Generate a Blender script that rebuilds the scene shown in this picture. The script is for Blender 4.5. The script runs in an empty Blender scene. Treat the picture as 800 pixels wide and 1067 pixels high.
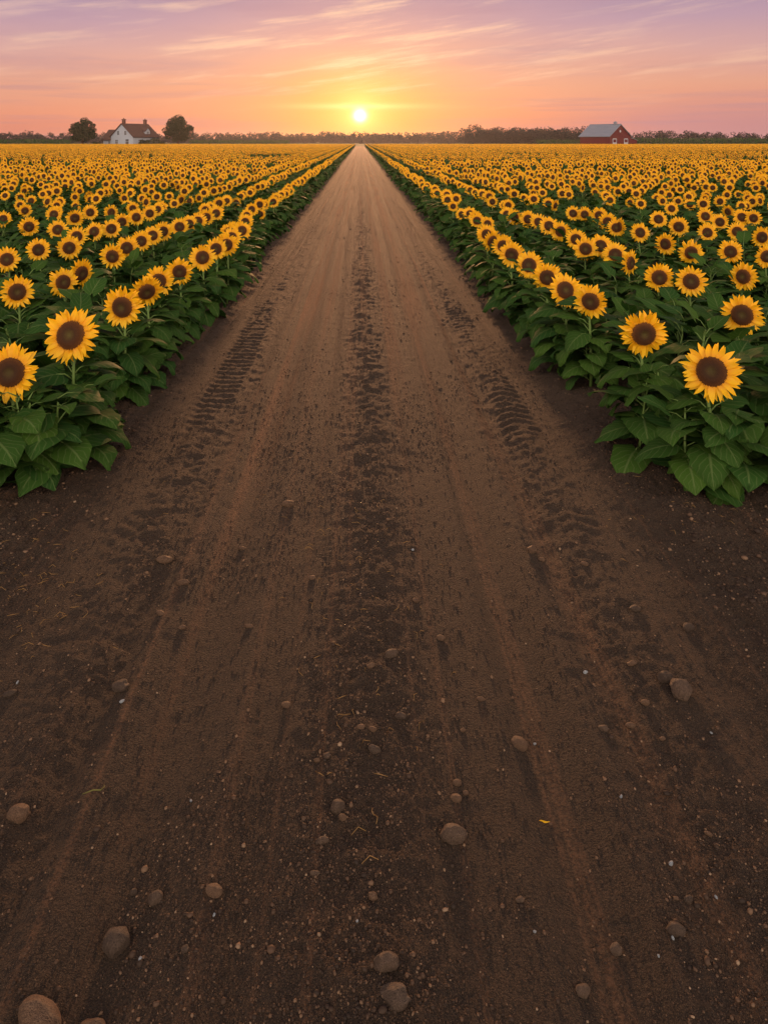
import bpy, math, random
import numpy as np
from mathutils import Vector, Matrix, Euler
random.seed(7); rng = np.random.default_rng(7)
R = math.radians; PI = math.pi
scene = bpy.context.scene
COL = scene.collection

CAM_H = 2.3; F = 800.0; VX = 375.0; VY = 146.0          # level camera, measured on the 800 px wide photograph
SUN_EL = R(1.86)

# ------------------------------------------------------------------ numpy noise
def _hash(ix, iy, seed):
    n = (ix.astype(np.int64) * 374761393 + iy.astype(np.int64) * 668265263 + seed * 1442695041) & 0xFFFFFFFF
    n = ((n ^ (n >> 13)) * 1274126177) & 0xFFFFFFFF
    return ((n ^ (n >> 16)) & 0xFFFF) / 65535.0
def vnoise(x, y, seed=0):
    x = np.asarray(x, float); y = np.asarray(y, float)
    ix = np.floor(x); iy = np.floor(y); fx = x - ix; fy = y - iy
    fx = fx * fx * (3 - 2 * fx); fy = fy * fy * (3 - 2 * fy)
    a = _hash(ix, iy, seed); b = _hash(ix + 1, iy, seed); c = _hash(ix, iy + 1, seed); d = _hash(ix + 1, iy + 1, seed)
    return (a + (b - a) * fx) * (1 - fy) + (c + (d - c) * fx) * fy
def fbm(x, y, seed=0, octv=4):
    t = 0; a = .5
    for o in range(octv):
        t = t + a * (vnoise(x * 2 ** o, y * 2 ** o, seed + o * 17) - .5); a *= .5
    return t
def sm(a, b, x):
    t = np.clip((x - a) / (b - a), 0, 1); return t * t * (3 - 2 * t)
def bump(x, c, w):
    return np.exp(-((x - c) / w) ** 2)

# ------------------------------------------------------------------ material helpers
class NT:
    def __init__(s, tree):
        s.t = tree; s.n = tree.nodes; s.l = tree.links
    def node(s, typ, **kw):
        n = s.n.new(typ)
        for k, v in kw.items(): setattr(n, k, v)
        return n
    def put(s, sock, v):
        if v is None: return
        if isinstance(v, bpy.types.NodeSocket): s.l.new(v, sock)
        else:
            if isinstance(v, (tuple, list)) and len(v) == 3 and sock.type == 'RGBA': v = (*v, 1)
            sock.default_value = v
    def math(s, op, a, b=None, c=None, clamp=False):
        n = s.node('ShaderNodeMath', operation=op, use_clamp=clamp)
        s.put(n.inputs[0], a); s.put(n.inputs[1], b); s.put(n.inputs[2], c)
        return n.outputs[0]
    def mix(s, f, a, b, blend='MIX', clampf=True):
        n = s.node('ShaderNodeMix', data_type='RGBA', blend_type=blend, clamp_factor=clampf)
        s.put(n.inputs[0], f); s.put(n.inputs[6], a); s.put(n.inputs[7], b)
        return n.outputs[2]
    def ss(s, a, b, x):
        n = s.node('ShaderNodeMapRange', interpolation_type='SMOOTHSTEP')
        s.put(n.inputs[0], x); s.put(n.inputs[1], a); s.put(n.inputs[2], b)
        return n.outputs[0]
    def noise(s, vec, scale=5, detail=3, rough=.5, dims='3D', out=0):
        n = s.node('ShaderNodeTexNoise', noise_dimensions=dims)
        s.put(n.inputs['Vector'], vec); n.inputs['Scale'].default_value = scale
        n.inputs['Detail'].default_value = detail; n.inputs['Roughness'].default_value = rough
        return n.outputs[out]
    def comb(s, x, y, z=0.0):
        n = s.node('ShaderNodeCombineXYZ'); s.put(n.inputs[0], x); s.put(n.inputs[1], y); s.put(n.inputs[2], z)
        return n.outputs[0]
    def sep(s, v):
        n = s.node('ShaderNodeSeparateXYZ'); s.put(n.inputs[0], v); return n.outputs
    def ramp(s, f, stops):
        n = s.node('ShaderNodeValToRGB'); s.put(n.inputs[0], f); e = n.color_ramp.elements
        while len(e) < len(stops): e.new(.5)
        for k, (p, c) in enumerate(stops): e[k].position = p; e[k].color = (*c, 1)
        return n.outputs[0]
    def vmap(s, vec, scale):
        n = s.node('ShaderNodeVectorMath', operation='MULTIPLY'); s.put(n.inputs[0], vec); n.inputs[1].default_value = scale
        return n.outputs[0]

def material(name, rough=.6, spec=.5):
    m = bpy.data.materials.new(name); m.use_nodes = True
    t = NT(m.node_tree); b = m.node_tree.nodes['Principled BSDF']
    b.inputs['Roughness'].default_value = rough; b.inputs['Specular IOR Level'].default_value = spec
    return m, t, b
def objpos(t): return t.node('ShaderNodeTexCoord').outputs['Object']
def wpos(t): return t.node('ShaderNodeNewGeometry').outputs['Position']
def translucent(t, b, col, fac):
    out = t.n['Material Output']; tr = t.node('ShaderNodeBsdfTranslucent'); t.put(tr.inputs[0], col)
    mx = t.node('ShaderNodeMixShader'); mx.inputs[0].default_value = fac
    t.l.new(b.outputs[0], mx.inputs[1]); t.l.new(tr.outputs[0], mx.inputs[2]); t.l.new(mx.outputs[0], out.inputs[0])
def addbump(t, b, h, strength, dist):
    n = t.node('ShaderNodeBump'); n.inputs['Strength'].default_value = strength; n.inputs['Distance'].default_value = dist
    t.put(n.inputs['Height'], h); t.l.new(n.outputs[0], b.inputs['Normal']); return n
def rnd(t):
    a = t.node('ShaderNodeObjectInfo').outputs['Random']; g = t.node('ShaderNodeNewGeometry').outputs['Random Per Island']
    return t.math('FRACT', t.math('ADD', a, g))

M = {}
# leaf: uv = (across -1..1 -> 0..1, along 0..1)
m, t, b = material('sunflower_leaf', .70, .09); M['leaf'] = m
u, v, _ = t.sep(t.node('ShaderNodeUVMap').outputs[0])
s_ = t.math('ABSOLUTE', t.math('MULTIPLY_ADD', u, 2, -1))
mid = t.ss(.10, .02, s_)
side = t.math('FRACT', t.math('MULTIPLY', t.math('MULTIPLY_ADD', s_, -.42, v), 6.0))
sidev = t.math('MULTIPLY', t.ss(.14, .03, t.math('ABSOLUTE', t.math('SUBTRACT', side, .5))), .55)
vein = t.math('MAXIMUM', mid, sidev)
nz = t.noise(objpos(t), 14, 3)
c = t.mix(rnd(t), (.016, .052, .010), (.048, .092, .011))
c = t.mix(t.math('MULTIPLY', nz, .55), c, (.030, .070, .010))
c = t.mix(t.math('MULTIPLY', vein, .5), c, (.13, .17, .055))
t.put(b.inputs['Base Color'], c)
hb = t.math('ADD', t.math('MULTIPLY', vein, -.8), t.math('MULTIPLY', t.noise(objpos(t), 60, 2), .8))
addbump(t, b, hb, .5, .006)
translucent(t, b, t.mix(.5, c, (.06, .22, .02)), .13)
# stem / petiole / bract
m, t, b = material('sunflower_stem', .5, .3); M['stem'] = m
c = t.mix(t.noise(objpos(t), 18, 3), (.085, .15, .03), (.16, .22, .05)); t.put(b.inputs['Base Color'], c)
addbump(t, b, t.noise(objpos(t), 220, 2), .4, .003)
m, t, b = material('sunflower_bract', .55, .3); M['bract'] = m
c = t.mix(rnd(t), (.05, .12, .025), (.09, .17, .03)); t.put(b.inputs['Base Color'], c)
# petal: uv v = along
m, t, b = material('sunflower_petal', .5, .25); M['petal'] = m
u, v, _ = t.sep(t.node('ShaderNodeUVMap').outputs[0])
c = t.mix(t.ss(0.0, .55, v), (.80, .29, .005), (.90, .52, .010))
c = t.mix(t.math('MULTIPLY', rnd(t), .4), c, (.86, .38, .006))
str_ = t.math('MULTIPLY', t.math('ABSOLUTE', t.math('SINE', t.math('MULTIPLY', u, 15))), .22)
c = t.mix(str_, c, (.70, .24, .005))
t.put(b.inputs['Base Color'], c)
translucent(t, b, t.mix(.4, c, (.9, .45, .01)), .25)
# disc: uv u = radius
m, t, b = material('sunflower_disc', .8, .2); M['disc'] = m
u, v, _ = t.sep(t.node('ShaderNodeUVMap').outputs[0])
c = t.ramp(u, [(0, (.085, .062, .014)), (.25, (.075, .042, .010)), (.42, (.055, .022, .007)), (.72, (.085, .028, .007)), (.88, (.14, .050, .011)), (1, (.18, .068, .010))])
c = t.mix(t.math('MULTIPLY', rnd(t), .45), c, (.020, .009, .005)); t.put(b.inputs['Base Color'], c)

def soil_material(name, dusty_and_lit):
    m, t, b = material(name, .9, .18)
    p = wpos(t); x, y, z = t.sep(p)
    big = t.noise(p, .9, 4); fine = t.noise(p, 85, 6, .68); grit = t.noise(p, 300, 2, .7)
    strk = t.noise(t.vmap(p, (8.0, .06, 1)), 1.0, 5, .62)
    if dusty_and_lit:
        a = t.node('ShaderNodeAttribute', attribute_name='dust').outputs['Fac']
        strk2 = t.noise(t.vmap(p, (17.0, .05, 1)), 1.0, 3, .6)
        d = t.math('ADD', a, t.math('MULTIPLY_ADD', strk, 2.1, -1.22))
        d = t.math('ADD', d, t.math('MULTIPLY_ADD', strk2, 1.6, -.85))  # streak contrast: dry soil tone plus painted furrow shade
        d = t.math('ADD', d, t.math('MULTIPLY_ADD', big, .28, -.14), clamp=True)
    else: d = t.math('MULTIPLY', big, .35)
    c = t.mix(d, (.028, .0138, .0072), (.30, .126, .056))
    c = t.mix(t.ss(.44, .58, fine), t.mix(.72, c, (.006, .0033, .002)), c)  # painted shade: hollows of the fine relief go nearly black
    c = t.mix(t.math('MULTIPLY', t.ss(.55, .66, grit), .75), c, (.17, .092, .048))
    t.put(b.inputs['Base Color'], c)
    t.put(b.inputs['Roughness'], t.math('MULTIPLY_ADD', d, .10, .80))
    vor = t.node('ShaderNodeTexVoronoi', feature='SMOOTH_F1'); t.put(vor.inputs['Vector'], p); vor.inputs['Scale'].default_value = 130
    h = t.math('ADD', t.math('MULTIPLY', fine, 1.3), t.math('MULTIPLY', vor.outputs[0], -.5))
    h = t.math('ADD', h, t.math('MULTIPLY', grit, .35))
    addbump(t, b, h, 1.0, .014)
    b.inputs['Sheen Weight'].default_value = .10; b.inputs['Sheen Roughness'].default_value = .45; b.inputs['Sheen Tint'].default_value = (1, .72, .52, 1)
    return m
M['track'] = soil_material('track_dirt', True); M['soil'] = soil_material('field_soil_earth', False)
m, t, b = material('far_grass', .9, .1); M['grassfar'] = m
t.put(b.inputs['Base Color'], t.mix(t.noise(wpos(t), .05, 4), (.035, .060, .018), (.060, .085, .022)))
# stones
m, t, b = material('pebble_grain', .75, .3); M['grain'] = m
r_ = t.node('ShaderNodeNewGeometry').outputs['Random Per Island']
c = t.ramp(r_, [(0, (.022, .012, .007)), (.62, (.040, .021, .0115)), (.88, (.085, .044, .024)), (.98, (.17, .095, .052)), (1, (.26, .165, .10))]); t.put(b.inputs['Base Color'], c)
def stone_mat(name, c1, c2):
    m, t, b = material(name, .6, .35)
    p = objpos(t); n = t.noise(p, 2.2, 5, .6); n2 = t.noise(p, 11, 3, .7)
    r = t.node('ShaderNodeObjectInfo').outputs['Random']
    c = t.mix(t.ss(.3, .7, n), c1, c2); c = t.mix(t.math('MULTIPLY', r, .35), c, tuple(x * .55 for x in c1))
    c = t.mix(t.ss(.50, .66, n2), c, tuple(x * .5 for x in c1)); geo = t.node('ShaderNodeNewGeometry').outputs['Normal']
    dustn = t.math('MULTIPLY', t.ss(.45, .6, t.noise(p, 5, 4, .7)), .3); c = t.mix(dustn, c, (.085, .047, .028)); t.put(b.inputs['Base Color'], c)
    addbump(t, b, t.math('ADD', n, t.math('MULTIPLY', n2, 1.2)), .9, .25); return m
M['stone_tan'] = stone_mat('stone_tan', (.29, .150, .078), (.40, .225, .125))
M['stone_grey'] = stone_mat('stone_grey', (.22, .130, .078), (.33, .20, .125))
M['stone_dark'] = stone_mat('stone_dark', (.16, .096, .060), (.25, .155, .10))
M['stone_white'] = stone_mat('stone_white', (.80, .83, .86), (.90, .91, .92))
def simple(name, c, rough=.7, spec=.3, var=.25, scale=3.0):
    m, t, b = material(name, rough, spec)
    n = t.noise(objpos(t), scale, 4, .6)
    t.put(b.inputs['Base Color'], t.mix(n, tuple(x * (1 - var) for x in c), tuple(min(1, x * (1 + var)) for x in c))); return m
M['white_wall'] = simple('white_render', (.36, .375, .41), .8, .2, .08, .8)
M['roof_tile'] = None
m, t, b = material('brown_roof_tile', .8, .2); M['roof_tile'] = m
bt = t.node('ShaderNodeTexBrick'); t.put(bt.inputs['Vector'], objpos(t)); bt.inputs['Scale'].default_value = 1.6
bt.inputs['Color1'].default_value = (.115, .055, .038, 1); bt.inputs['Color2'].default_value = (.085, .045, .034, 1); bt.inputs['Mortar'].default_value = (.05, .028, .02, 1)
t.put(b.inputs['Base Color'], bt.outputs[0])
M['brick'] = simple('chimney_brick', (.14, .065, .045), .9, .1)
M['frame_white'] = simple('white_paint', (.45, .46, .48), .5)
M['glass_dark'] = simple('window_glass', (.012, .012, .014), .25, .25)
m, t, b = material('red_barn_boards', .75, .2); M['barn'] = m
wv = t.noise(t.vmap(objpos(t), (3, 3, .1)), 2, 4)
t.put(b.inputs['Base Color'], t.mix(wv, (.075, .008, .008), (.15, .016, .014)))
m, t, b = material('barn_metal_roof', .38, .5); M['metal'] = m
b.inputs['Metallic'].default_value = .35
t.put(b.inputs['Base Color'], t.mix(t.noise(t.vmap(objpos(t), (2, .3, 1)), 1, 4), (.21, .225, .26), (.33, .345, .39)))
m, t, b = material('tree_leaves', .7, .15); M['tree'] = m
c = t.mix(rnd(t), (.012, .028, .009), (.040, .055, .014)); t.put(b.inputs['Base Color'], c); translucent(t, b, c, .2)
m, t, b = material('wood_leaves', .8, .1); M['wood'] = m
c = t.mix(rnd(t), (.006, .013, .011), (.018, .025, .021)); t.put(b.inputs['Base Color'], c)
M['bark'] = simple('tree_bark', (.07, .045, .03), .9, .1)
M['straw'] = simple('dry_straw', (.24, .13, .045), .8, .2)
M['sprig'] = simple('dry_grass_sprig', (.12, .11, .028), .7, .2)

# ------------------------------------------------------------------ mesh builder
class MB:
    def __init__(s): s.v = []; s.f = []; s.m = []; s.uv = []; s.n = 0
    def add(s, V, Fc, mat=0, UV=None, mx=None):
        V = np.asarray(V, float)
        if mx is not None:
            A = np.array(mx); V = V @ A[:3, :3].T + A[:3, 3]
        s.v.append(V)
        off = s.n
        for f in Fc: s.f.append(tuple(i + off for i in f))
        s.m += [mat] * len(Fc)
        if UV is None: UV = np.zeros((len(V), 2))
        s.uv.append(np.asarray(UV, float)); s.n += len(V); return s
    def merge(s, o, mx=None, mats=None):
        V = np.vstack(o.v); UV = np.vstack(o.uv)
        if mx is not None:
            A = np.array(mx); V = V @ A[:3, :3].T + A[:3, 3]
        off = s.n; s.v.append(V); s.uv.append(UV)
        s.f += [tuple(i + off for i in f) for f in o.f]
        s.m += [mats[q] for q in o.m] if mats else o.m
        s.n += len(V); return s
    def mesh(s, name, mats, smooth=True):
        V = np.vstack(s.v); me = bpy.data.meshes.new(name)
        me.vertices.add(len(V)); me.vertices.foreach_set('co', V.astype(np.float32).ravel())
        ln = np.array([len(f) for f in s.f], np.int32); li = np.concatenate([np.array(f, np.int32) for f in s.f])
        me.loops.add(len(li)); me.loops.foreach_set('vertex_index', li)
        me.polygons.add(len(ln)); me.polygons.foreach_set('loop_start', np.concatenate([[0], np.cumsum(ln)[:-1]]).astype(np.int32))
        me.polygons.foreach_set('loop_total', ln)
        me.polygons.foreach_set('material_index', np.array(s.m, np.int32))
        me.polygons.foreach_set('use_smooth', np.full(len(ln), smooth))
        uvl = me.uv_layers.new(name='UVMap'); uvl.data.foreach_set('uv', np.vstack(s.uv)[li].astype(np.float32).ravel())
        for q in mats: me.materials.append(q)
        me.update(calc_edges=True); me.validate(); return me
def link(name, me, parent=None):
    o = bpy.data.objects.new(name, me); COL.objects.link(o)
    if parent: o.parent = parent
    return o
def tag(o, label=None, cat=None, group=None, kind=None):
    for k, v_ in (('label', label), ('category', cat), ('group', group), ('kind', kind)):
        if v_: o[k] = v_
    return o
def grid_faces(nr, nc, base=0):
    a = np.arange(nr - 1)[:, None] * nc + np.arange(nc - 1)[None, :]
    return np.stack([a, a + 1, a + nc + 1, a + nc], -1).reshape(-1, 4) + base
def tube(pts, rads, n=6):
    pts = [Vector(p) for p in pts]; V = []; Fc = []
    for i, p in enumerate(pts):
        d = (pts[min(i + 1, len(pts) - 1)] - pts[max(i - 1, 0)]).normalized()
        a = d.orthogonal().normalized() if abs(d.z) < .9 else Vector((1, 0, 0)) - d * d.x
        a.normalize(); bb = d.cross(a)
        for k in range(n):
            th = 2 * PI * k / n; V.append(p + (a * math.cos(th) + bb * math.sin(th)) * rads[i])
    for i in range(len(pts) - 1):
        for k in range(n): Fc.append((i * n + k, i * n + (k + 1) % n, (i + 1) * n + (k + 1) % n, (i + 1) * n + k))
    Fc.append(tuple(range(n))[::-1]); Fc.append(tuple(range((len(pts) - 1) * n, len(pts) * n)))
    return np.array([tuple(v_) for v_ in V]), Fc
def box(x0, x1, y0, y1, z0, z1):
    V = [(x, y, z) for z in (z0, z1) for y in (y0, y1) for x in (x0, x1)]
    return V, [(0, 2, 3, 1), (4, 5, 7, 6), (0, 1, 5, 4), (2, 6, 7, 3), (0, 4, 6, 2), (1, 3, 7, 5)]

# ------------------------------------------------------------------ ground sheets
def track_h(x, y, drop=True):
    ax = np.abs(x)
    wob = (vnoise(y * .35, y * 0 + 3, 5) - .5) * .10
    xs = x + wob * .5
    h = .02 * fbm(x * 1.1, y * .5, 1, 3)
    h = h - .060 * (bump(xs, -.72, .20) + bump(xs, .74, .20)) - .030 * (bump(xs, -1.02, .08) + bump(xs, 1.04, .08)) - .032 * (bump(xs, -.34, .10) + bump(xs, .40, .12))
    h = h + .024 * bump(xs, .05, .16) * (1 + 1.6 * fbm(x * 9, y * 7, 7, 3))
    h = h + 0.052 * fbm(x * 5.5, y * .16, 11, 3) * sm(2.2, 1.6, ax)                      # lengthwise streaks
    # tread prints of tractor tyres
    for xc, sg in ((1.27, 1), (-1.30, -1)):
        w = .17 if abs(xc) < 1.4 else .10
        q = xs - xc
        ch = np.sin(2 * PI * (y / .135 + sg * np.abs(q) * 4.2) + 3.2 * fbm(x * 2.5, y * 1.6, 23, 3))
        ch = np.tanh(ch * 2.2) * (.55 + 1.3 * vnoise(x * 7, y * 7, 29))
        msk = sm(w, w * .7, np.abs(q)) * sm(.36, .78, vnoise(x * 2.2, y * 1.1, 31) + .12 * sm(3.2, 5.0, y)) * sm(2.6, 4.4, y) * sm(14, 8, y)
        h = h + .0055 * ch * msk - .006 * bump(q, 0, w * 1.2)
    edge = sm(1.50, 1.95, ax + .18 * fbm(x * 1.5, y * .8, 41, 3))
    h = h + edge * (.065 + .12 * fbm(x * 3.6, y * 3.6, 43, 4))
    rough = .24 + .95 * edge + .7 * bump(xs, .05, .22) + .5 * bump(ax, 1.2, .25)
    h = h + rough * (.030 * fbm(x * 9, y * 9, 51, 3) + .020 * fbm(x * 34, y * 34, 57, 3))
    # clods
    cl = vnoise(x * 16, y * 16, 61)
    h = h + .020 * sm(.74, .95, cl) * np.clip(rough - .25, 0, 1.2)
    return h - .16 * sm(2.86, 3.0, ax) if drop else h
def track_dust_and_light(x, y):
    ax = np.abs(x)
    q = x + (vnoise(y * .3, y * 0 + 9, 3) - .5) * .08
    d = .10
    for xc, wd, am, sd in ((-.70, .15, .62, 1), (-.43, .06, .42, 2), (-.95, .06, .28, 3), (.03, .07, .34, 4), (.34, .09, .46, 5), (.73, .15, .62, 6), (1.0, .05, .30, 7)):
        d = d + am * bump(q, xc, wd) * (.35 + 1.05 * vnoise(y * .35, y * 0 + sd, 81))
    d = d - .38 * (bump(q, -.27, .07) + bump(q, .50, .05) + bump(q, -.56, .035) + bump(q, -1.05, .09) + bump(q, .90, .07) + bump(q, .19, .035) + bump(q, -.86, .035))  # dark bands: furrow shade painted between the dry wheel-track streaks
    d = np.maximum(d, 0) * sm(1.65, 1.15, ax) * (.42 + 0.85 * sm(2.2, 11, y + 3 * fbm(x * .6, y * .25, 85, 3)))  # also paints a shaded foreground and sunlit distance over the dry-soil streaks
    return d
def sheet(name, X, Y, H, mat, dust=None, label=None):
    nr, nc = X.shape
    V = np.stack([X, Y, H], -1).reshape(-1, 3); fc = grid_faces(nr, nc)
    me = bpy.data.meshes.new(name)
    me.vertices.add(len(V)); me.vertices.foreach_set('co', V.astype(np.float32).ravel())
    me.loops.add(fc.size); me.loops.foreach_set('vertex_index', fc.astype(np.int32).ravel())
    me.polygons.add(len(fc)); me.polygons.foreach_set('loop_start', np.arange(0, fc.size, 4, dtype=np.int32))
    me.polygons.foreach_set('loop_total', np.full(len(fc), 4, np.int32)); me.polygons.foreach_set('use_smooth', np.ones(len(fc), bool))
    if dust is not None:
        a = me.attributes.new('dust', 'FLOAT', 'POINT'); a.data.foreach_set('value', dust.astype(np.float32).ravel())
    me.materials.append(mat); me.update(calc_edges=True)
    o = link(name, me); tag(o, label, None, None, 'structure'); return o
ys = np.concatenate([np.linspace(-2.5, 1.45, 60), np.geomspace(1.5, 303, 1350)])
xs = np.concatenate([np.linspace(-3, -2.02, 50), np.linspace(-2, 2, 330), np.linspace(2.02, 3, 50)])
X, Y = np.meshgrid(xs, ys)
sheet('dirt_track', X, Y, track_h(X, Y), M['track'], track_dust_and_light(X, Y), 'brown dirt farm track with wheel ruts running straight to the sunset')
def field_h(x, y):
    w = sm(2.84, 3.8, np.abs(x)); f = .05 + .08 * fbm(x * 1.7, y * 1.7, 71, 3) + .06 * fbm(x * 7, y * 7, 77, 3)
    if np.all(np.abs(x) > 3.8): return f
    return track_h(x, y, False) * (1 - w) + f * w
gx = np.concatenate([np.linspace(2.85, 4.2, 70), np.linspace(4.25, 8, 60), np.geomspace(8.3, 185, 40)]); gy = np.concatenate([np.linspace(-2.5, 12, 420), np.geomspace(12.3, 303, 80)])
for sg in (-1, 1):
    X, Y = np.meshgrid(gx * sg if sg > 0 else -gx[::-1], gy)
    sheet('field_soil', X, Y, field_h(X, Y), M['soil'], None, 'dark bare field earth under the sunflowers %s of the track' % ('left' if sg < 0 else 'right'))
gv = [(-1600, -60, -.2), (1600, -60, -.2), (1600, 1600, -.2), (-1600, 1600, -.2)]
g = MB().add(gv, [(0, 1, 2, 3)]); tag(link('ground', g.mesh('ground', [M['grassfar']])), 'green farmland stretching beyond the sunflower fields to the horizon', None, None, 'structure')
def ground_at(x, y):
    if abs(x) > 9: return .05
    a = np.array([x]); c = np.array([y])
    return float(track_h(a, c)[0]) if abs(x) < 2.88 else float(field_h(a, c)[0])

# ------------------------------------------------------------------ sunflower pieces
def leaf_mb(L, W, a0, droop, fold, pet, n=9, mh=3, seed=0, tubes=5):
    rr = random.Random(seed); mb = MB()
    # petiole from the stem axis (0,0,0) outwards along +x
    P = [Vector((0, 0, 0)), Vector((pet * .5, 0, pet * .42)), Vector((pet, 0, pet * .48))]
    if tubes: mb.add(*tube(P, [.0065, .0048, .004], tubes), 1)
    V = []; UV = []; c = Vector((pet * .93, 0, pet * .485)); ang = a0; ph = rr.uniform(0, 6)
    cols = 2 * mh + 1
    for i in range(n + 1):
        tt = i / n
        w = W * (math.sin(PI * min(1, (tt * .97 + .012)) ** .56) ** .85 if tt < 1 else .0) + .001
        if 0 < i < n: w *= 1 + (.07 if i % 2 else -.05)
        d = Vector((math.cos(ang), 0, math.sin(ang))); nrm = Vector((-math.sin(ang), 0, math.cos(ang)))
        for k in range(cols):
            s = (k - mh) / mh
            back = -.20 * L * abs(s) ** 1.5 * max(0, 1 - tt * 2.2)
            zz = fold * abs(s) * w + .10 * W * math.sin(tt * 9 + ph + (2 if s > 0 else 0)) * s * s - .22 * W * s * s * (1 if abs(s) > .6 else .3)
            p = c + d * back + Vector((0, s * w, 0)) + nrm * zz
            V.append(tuple(p)); UV.append(((s + 1) / 2, tt))
        c = c + d * (L / n); ang -= droop / n * (1.2 if tt > .25 else .6)
    mb.add(V, [tuple(f) for f in grid_faces(n + 1, cols)], 0, UV)
    return mb
LEAVES = []
for k, (L, W, a0, dr, fo) in enumerate([(.30, .125, .25, 1.0, .25), (.31, .13, .0, 1.0, .18), (.32, .14, -.25, .9, .12), (.27, .105, .45, .8, .4), (.33, .135, .05, 1.3, .2), (.28, .12, -.5, .7, .15), (.30, .11, .3, .6, .35), (.24, .085, .6, .5, .4)]):
    LEAVES.append((L, W, a0, dr, fo))
LEAF_ME = [leaf_mb(*p, pet=.12, n=11, mh=3, seed=k).mesh('leaf', [M['leaf'], M['stem']]) for k, p in enumerate(LEAVES)]
LEAF_LO = [leaf_mb(*p, pet=.12, n=5, mh=1, seed=k, tubes=3) for k, p in enumerate(LEAVES)]
LEAF_XLO = [leaf_mb(*p, pet=.10, n=3, mh=1, seed=k, tubes=0) for k, p in enumerate(LEAVES)]

def petals_mb(seed, lod=0):
    rr = random.Random(seed); mb = MB(); nseg = [6, 3, 1][lod]
    for ring, (cnt, r0, ln, wd, lift) in enumerate([(23, .072, .099, .0165, .006), (24, .074, .095, .0155, .014)] if lod < 2 else [(17, .066, .10, .027, .01)]):
        for k in range(cnt):
            th = 2 * PI * (k + ring * .5 + rr.uniform(-.28, .28)) / cnt
            l = ln * rr.uniform(.84, 1.14); w = wd * rr.uniform(.85, 1.15); curl = rr.uniform(-.030, .028) + (.008 if ring == 0 else -.004)
            tw = rr.uniform(-.35, .35); side = rr.uniform(-.14, .14)
            V = []; UV = []
            for i in range(nseg + 1):
                tt = i / nseg
                ww = w * (.62 + .38 * math.sin(PI * min(1, tt * 1.25)) if tt < .4 else (math.cos((tt - .4) / .6 * PI / 2) ** .8)) if i < nseg else .0008
                rad = r0 + l * tt; yy = lift + curl * tt * tt * 1.4
                ca = th + side * tt * tt
                dr = Vector((math.cos(ca), 0, math.sin(ca))); tn = Vector((-math.sin(ca), 0, math.cos(ca)))
                for q, s in enumerate((-1, 0, 1)):
                    p = dr * rad + tn * (s * ww) + Vector((0, 1, 0)) * (yy + (0.004 * (abs(s)) - .002) * (1 if i < nseg else 0) * -1 + s * tw * ww)
                    V.append(tuple(p)); UV.append(((s + 1) / 2, tt))
            mb.add(V, [tuple(f) for f in grid_faces(nseg + 1, 3)], 0, UV)
    return mb
def disc_mb(seed, lod=0):
    rr = random.Random(seed); mb = MB(); Rd = .090 if lod < 2 else .076
    nr, na = [(8, 32), (4, 14), (1, 8)][lod]
    V = [(0, -.014, 0)]; UV = [(0, 0)]; Fc = []
    def dome(q): return -.020 - .010 * math.sin(PI * min(1, q * .95)) + .008 * (1 - q) ** 2 + .03 * q ** 5
    for i in range(1, nr + 1):
        q = i / nr
        for k in range(na):
            a = 2 * PI * k / na; rj = Rd * q * (1 + (rr.uniform(-.03, .03) if i == nr else 0))
            V.append((rj * math.cos(a), dome(q) + .006, rj * math.sin(a))); UV.append((q, 0))
    for k in range(na): Fc.append((0, 1 + k, 1 + (k + 1) % na))
    for i in range(nr - 1):
        for k in range(na):
            a = 1 + i * na; Fc.append((a + k, a + na + k, a + na + (k + 1) % na, a + (k + 1) % na))
    mb.add(V, Fc, 0, UV)
    if lod == 0:                                                   # florets in the seed spiral
        N = 420
        for i in range(N):
            q = math.sqrt((i + .5) / N); a = i * 2.399963
            r = Rd * q * .985; s = .0034 + .0012 * q; hh = (.003 + .006 * q ** 2) * rr.uniform(.7, 1.3)
            x, z, y = r * math.cos(a), r * math.sin(a), dome(q) + .007
            ex = (math.cos(a), math.sin(a))
            tip = (x + ex[0] * .003 * q, y - hh - .002, z + ex[1] * .003 * q)
            P = [(x + s * math.cos(a + j * PI / 2), y, z + s * math.sin(a + j * PI / 2)) for j in range(4)]
            mb.add(P + [tip], [(0, 1, 4), (1, 2, 4), (2, 3, 4), (3, 0, 4)], 0, [(q, 0)] * 5)
    return mb
def cup_mb(seed):
    rr = random.Random(seed); mb = MB(); V = []; na = 14
    prof = [(.076, .004), (.070, .022), (.045, .040), (.020, .050), (.011, .062)]
    for r, y in prof:
        for k in range(na): V.append((r * math.cos(2 * PI * k / na), y, r * math.sin(2 * PI * k / na)))
    Fc = [(i * na + k, (i + 1) * na + k, (i + 1) * na + (k + 1) % na, i * na + (k + 1) % na) for i in range(len(prof) - 1) for k in range(na)]
    mb.add(V, Fc, 0)
    for ring in range(2):
        for k in range(13):
            th = 2 * PI * (k + ring * .5) / 13 + rr.uniform(-.1, .1); l = rr.uniform(.045, .070); w = .015
            dr = Vector((math.cos(th), 0, math.sin(th))); tn = Vector((-math.sin(th), 0, math.cos(th))); Y0 = Vector((0, 1, 0))
            b0 = dr * .060 + Y0 * .022
            mb.add([tuple(b0 - tn * w), tuple(b0 + tn * w), tuple(b0 + dr * l * .6 + Y0 * rr.uniform(-.005, .015) + tn * w * .7), tuple(b0 + dr * l + Y0 * rr.uniform(-.01, .03)), tuple(b0 + dr * l * .6 - tn * w * .7)],
                   [(0, 1, 2, 4), (4, 2, 3)], 0)
    return mb
PET_ME = [petals_mb(k).mesh('petals', [M['petal']]) for k in range(7)]
DISC_ME = [disc_mb(k).mesh('seed_disc', [M['disc']]) for k in range(3)]
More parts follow.
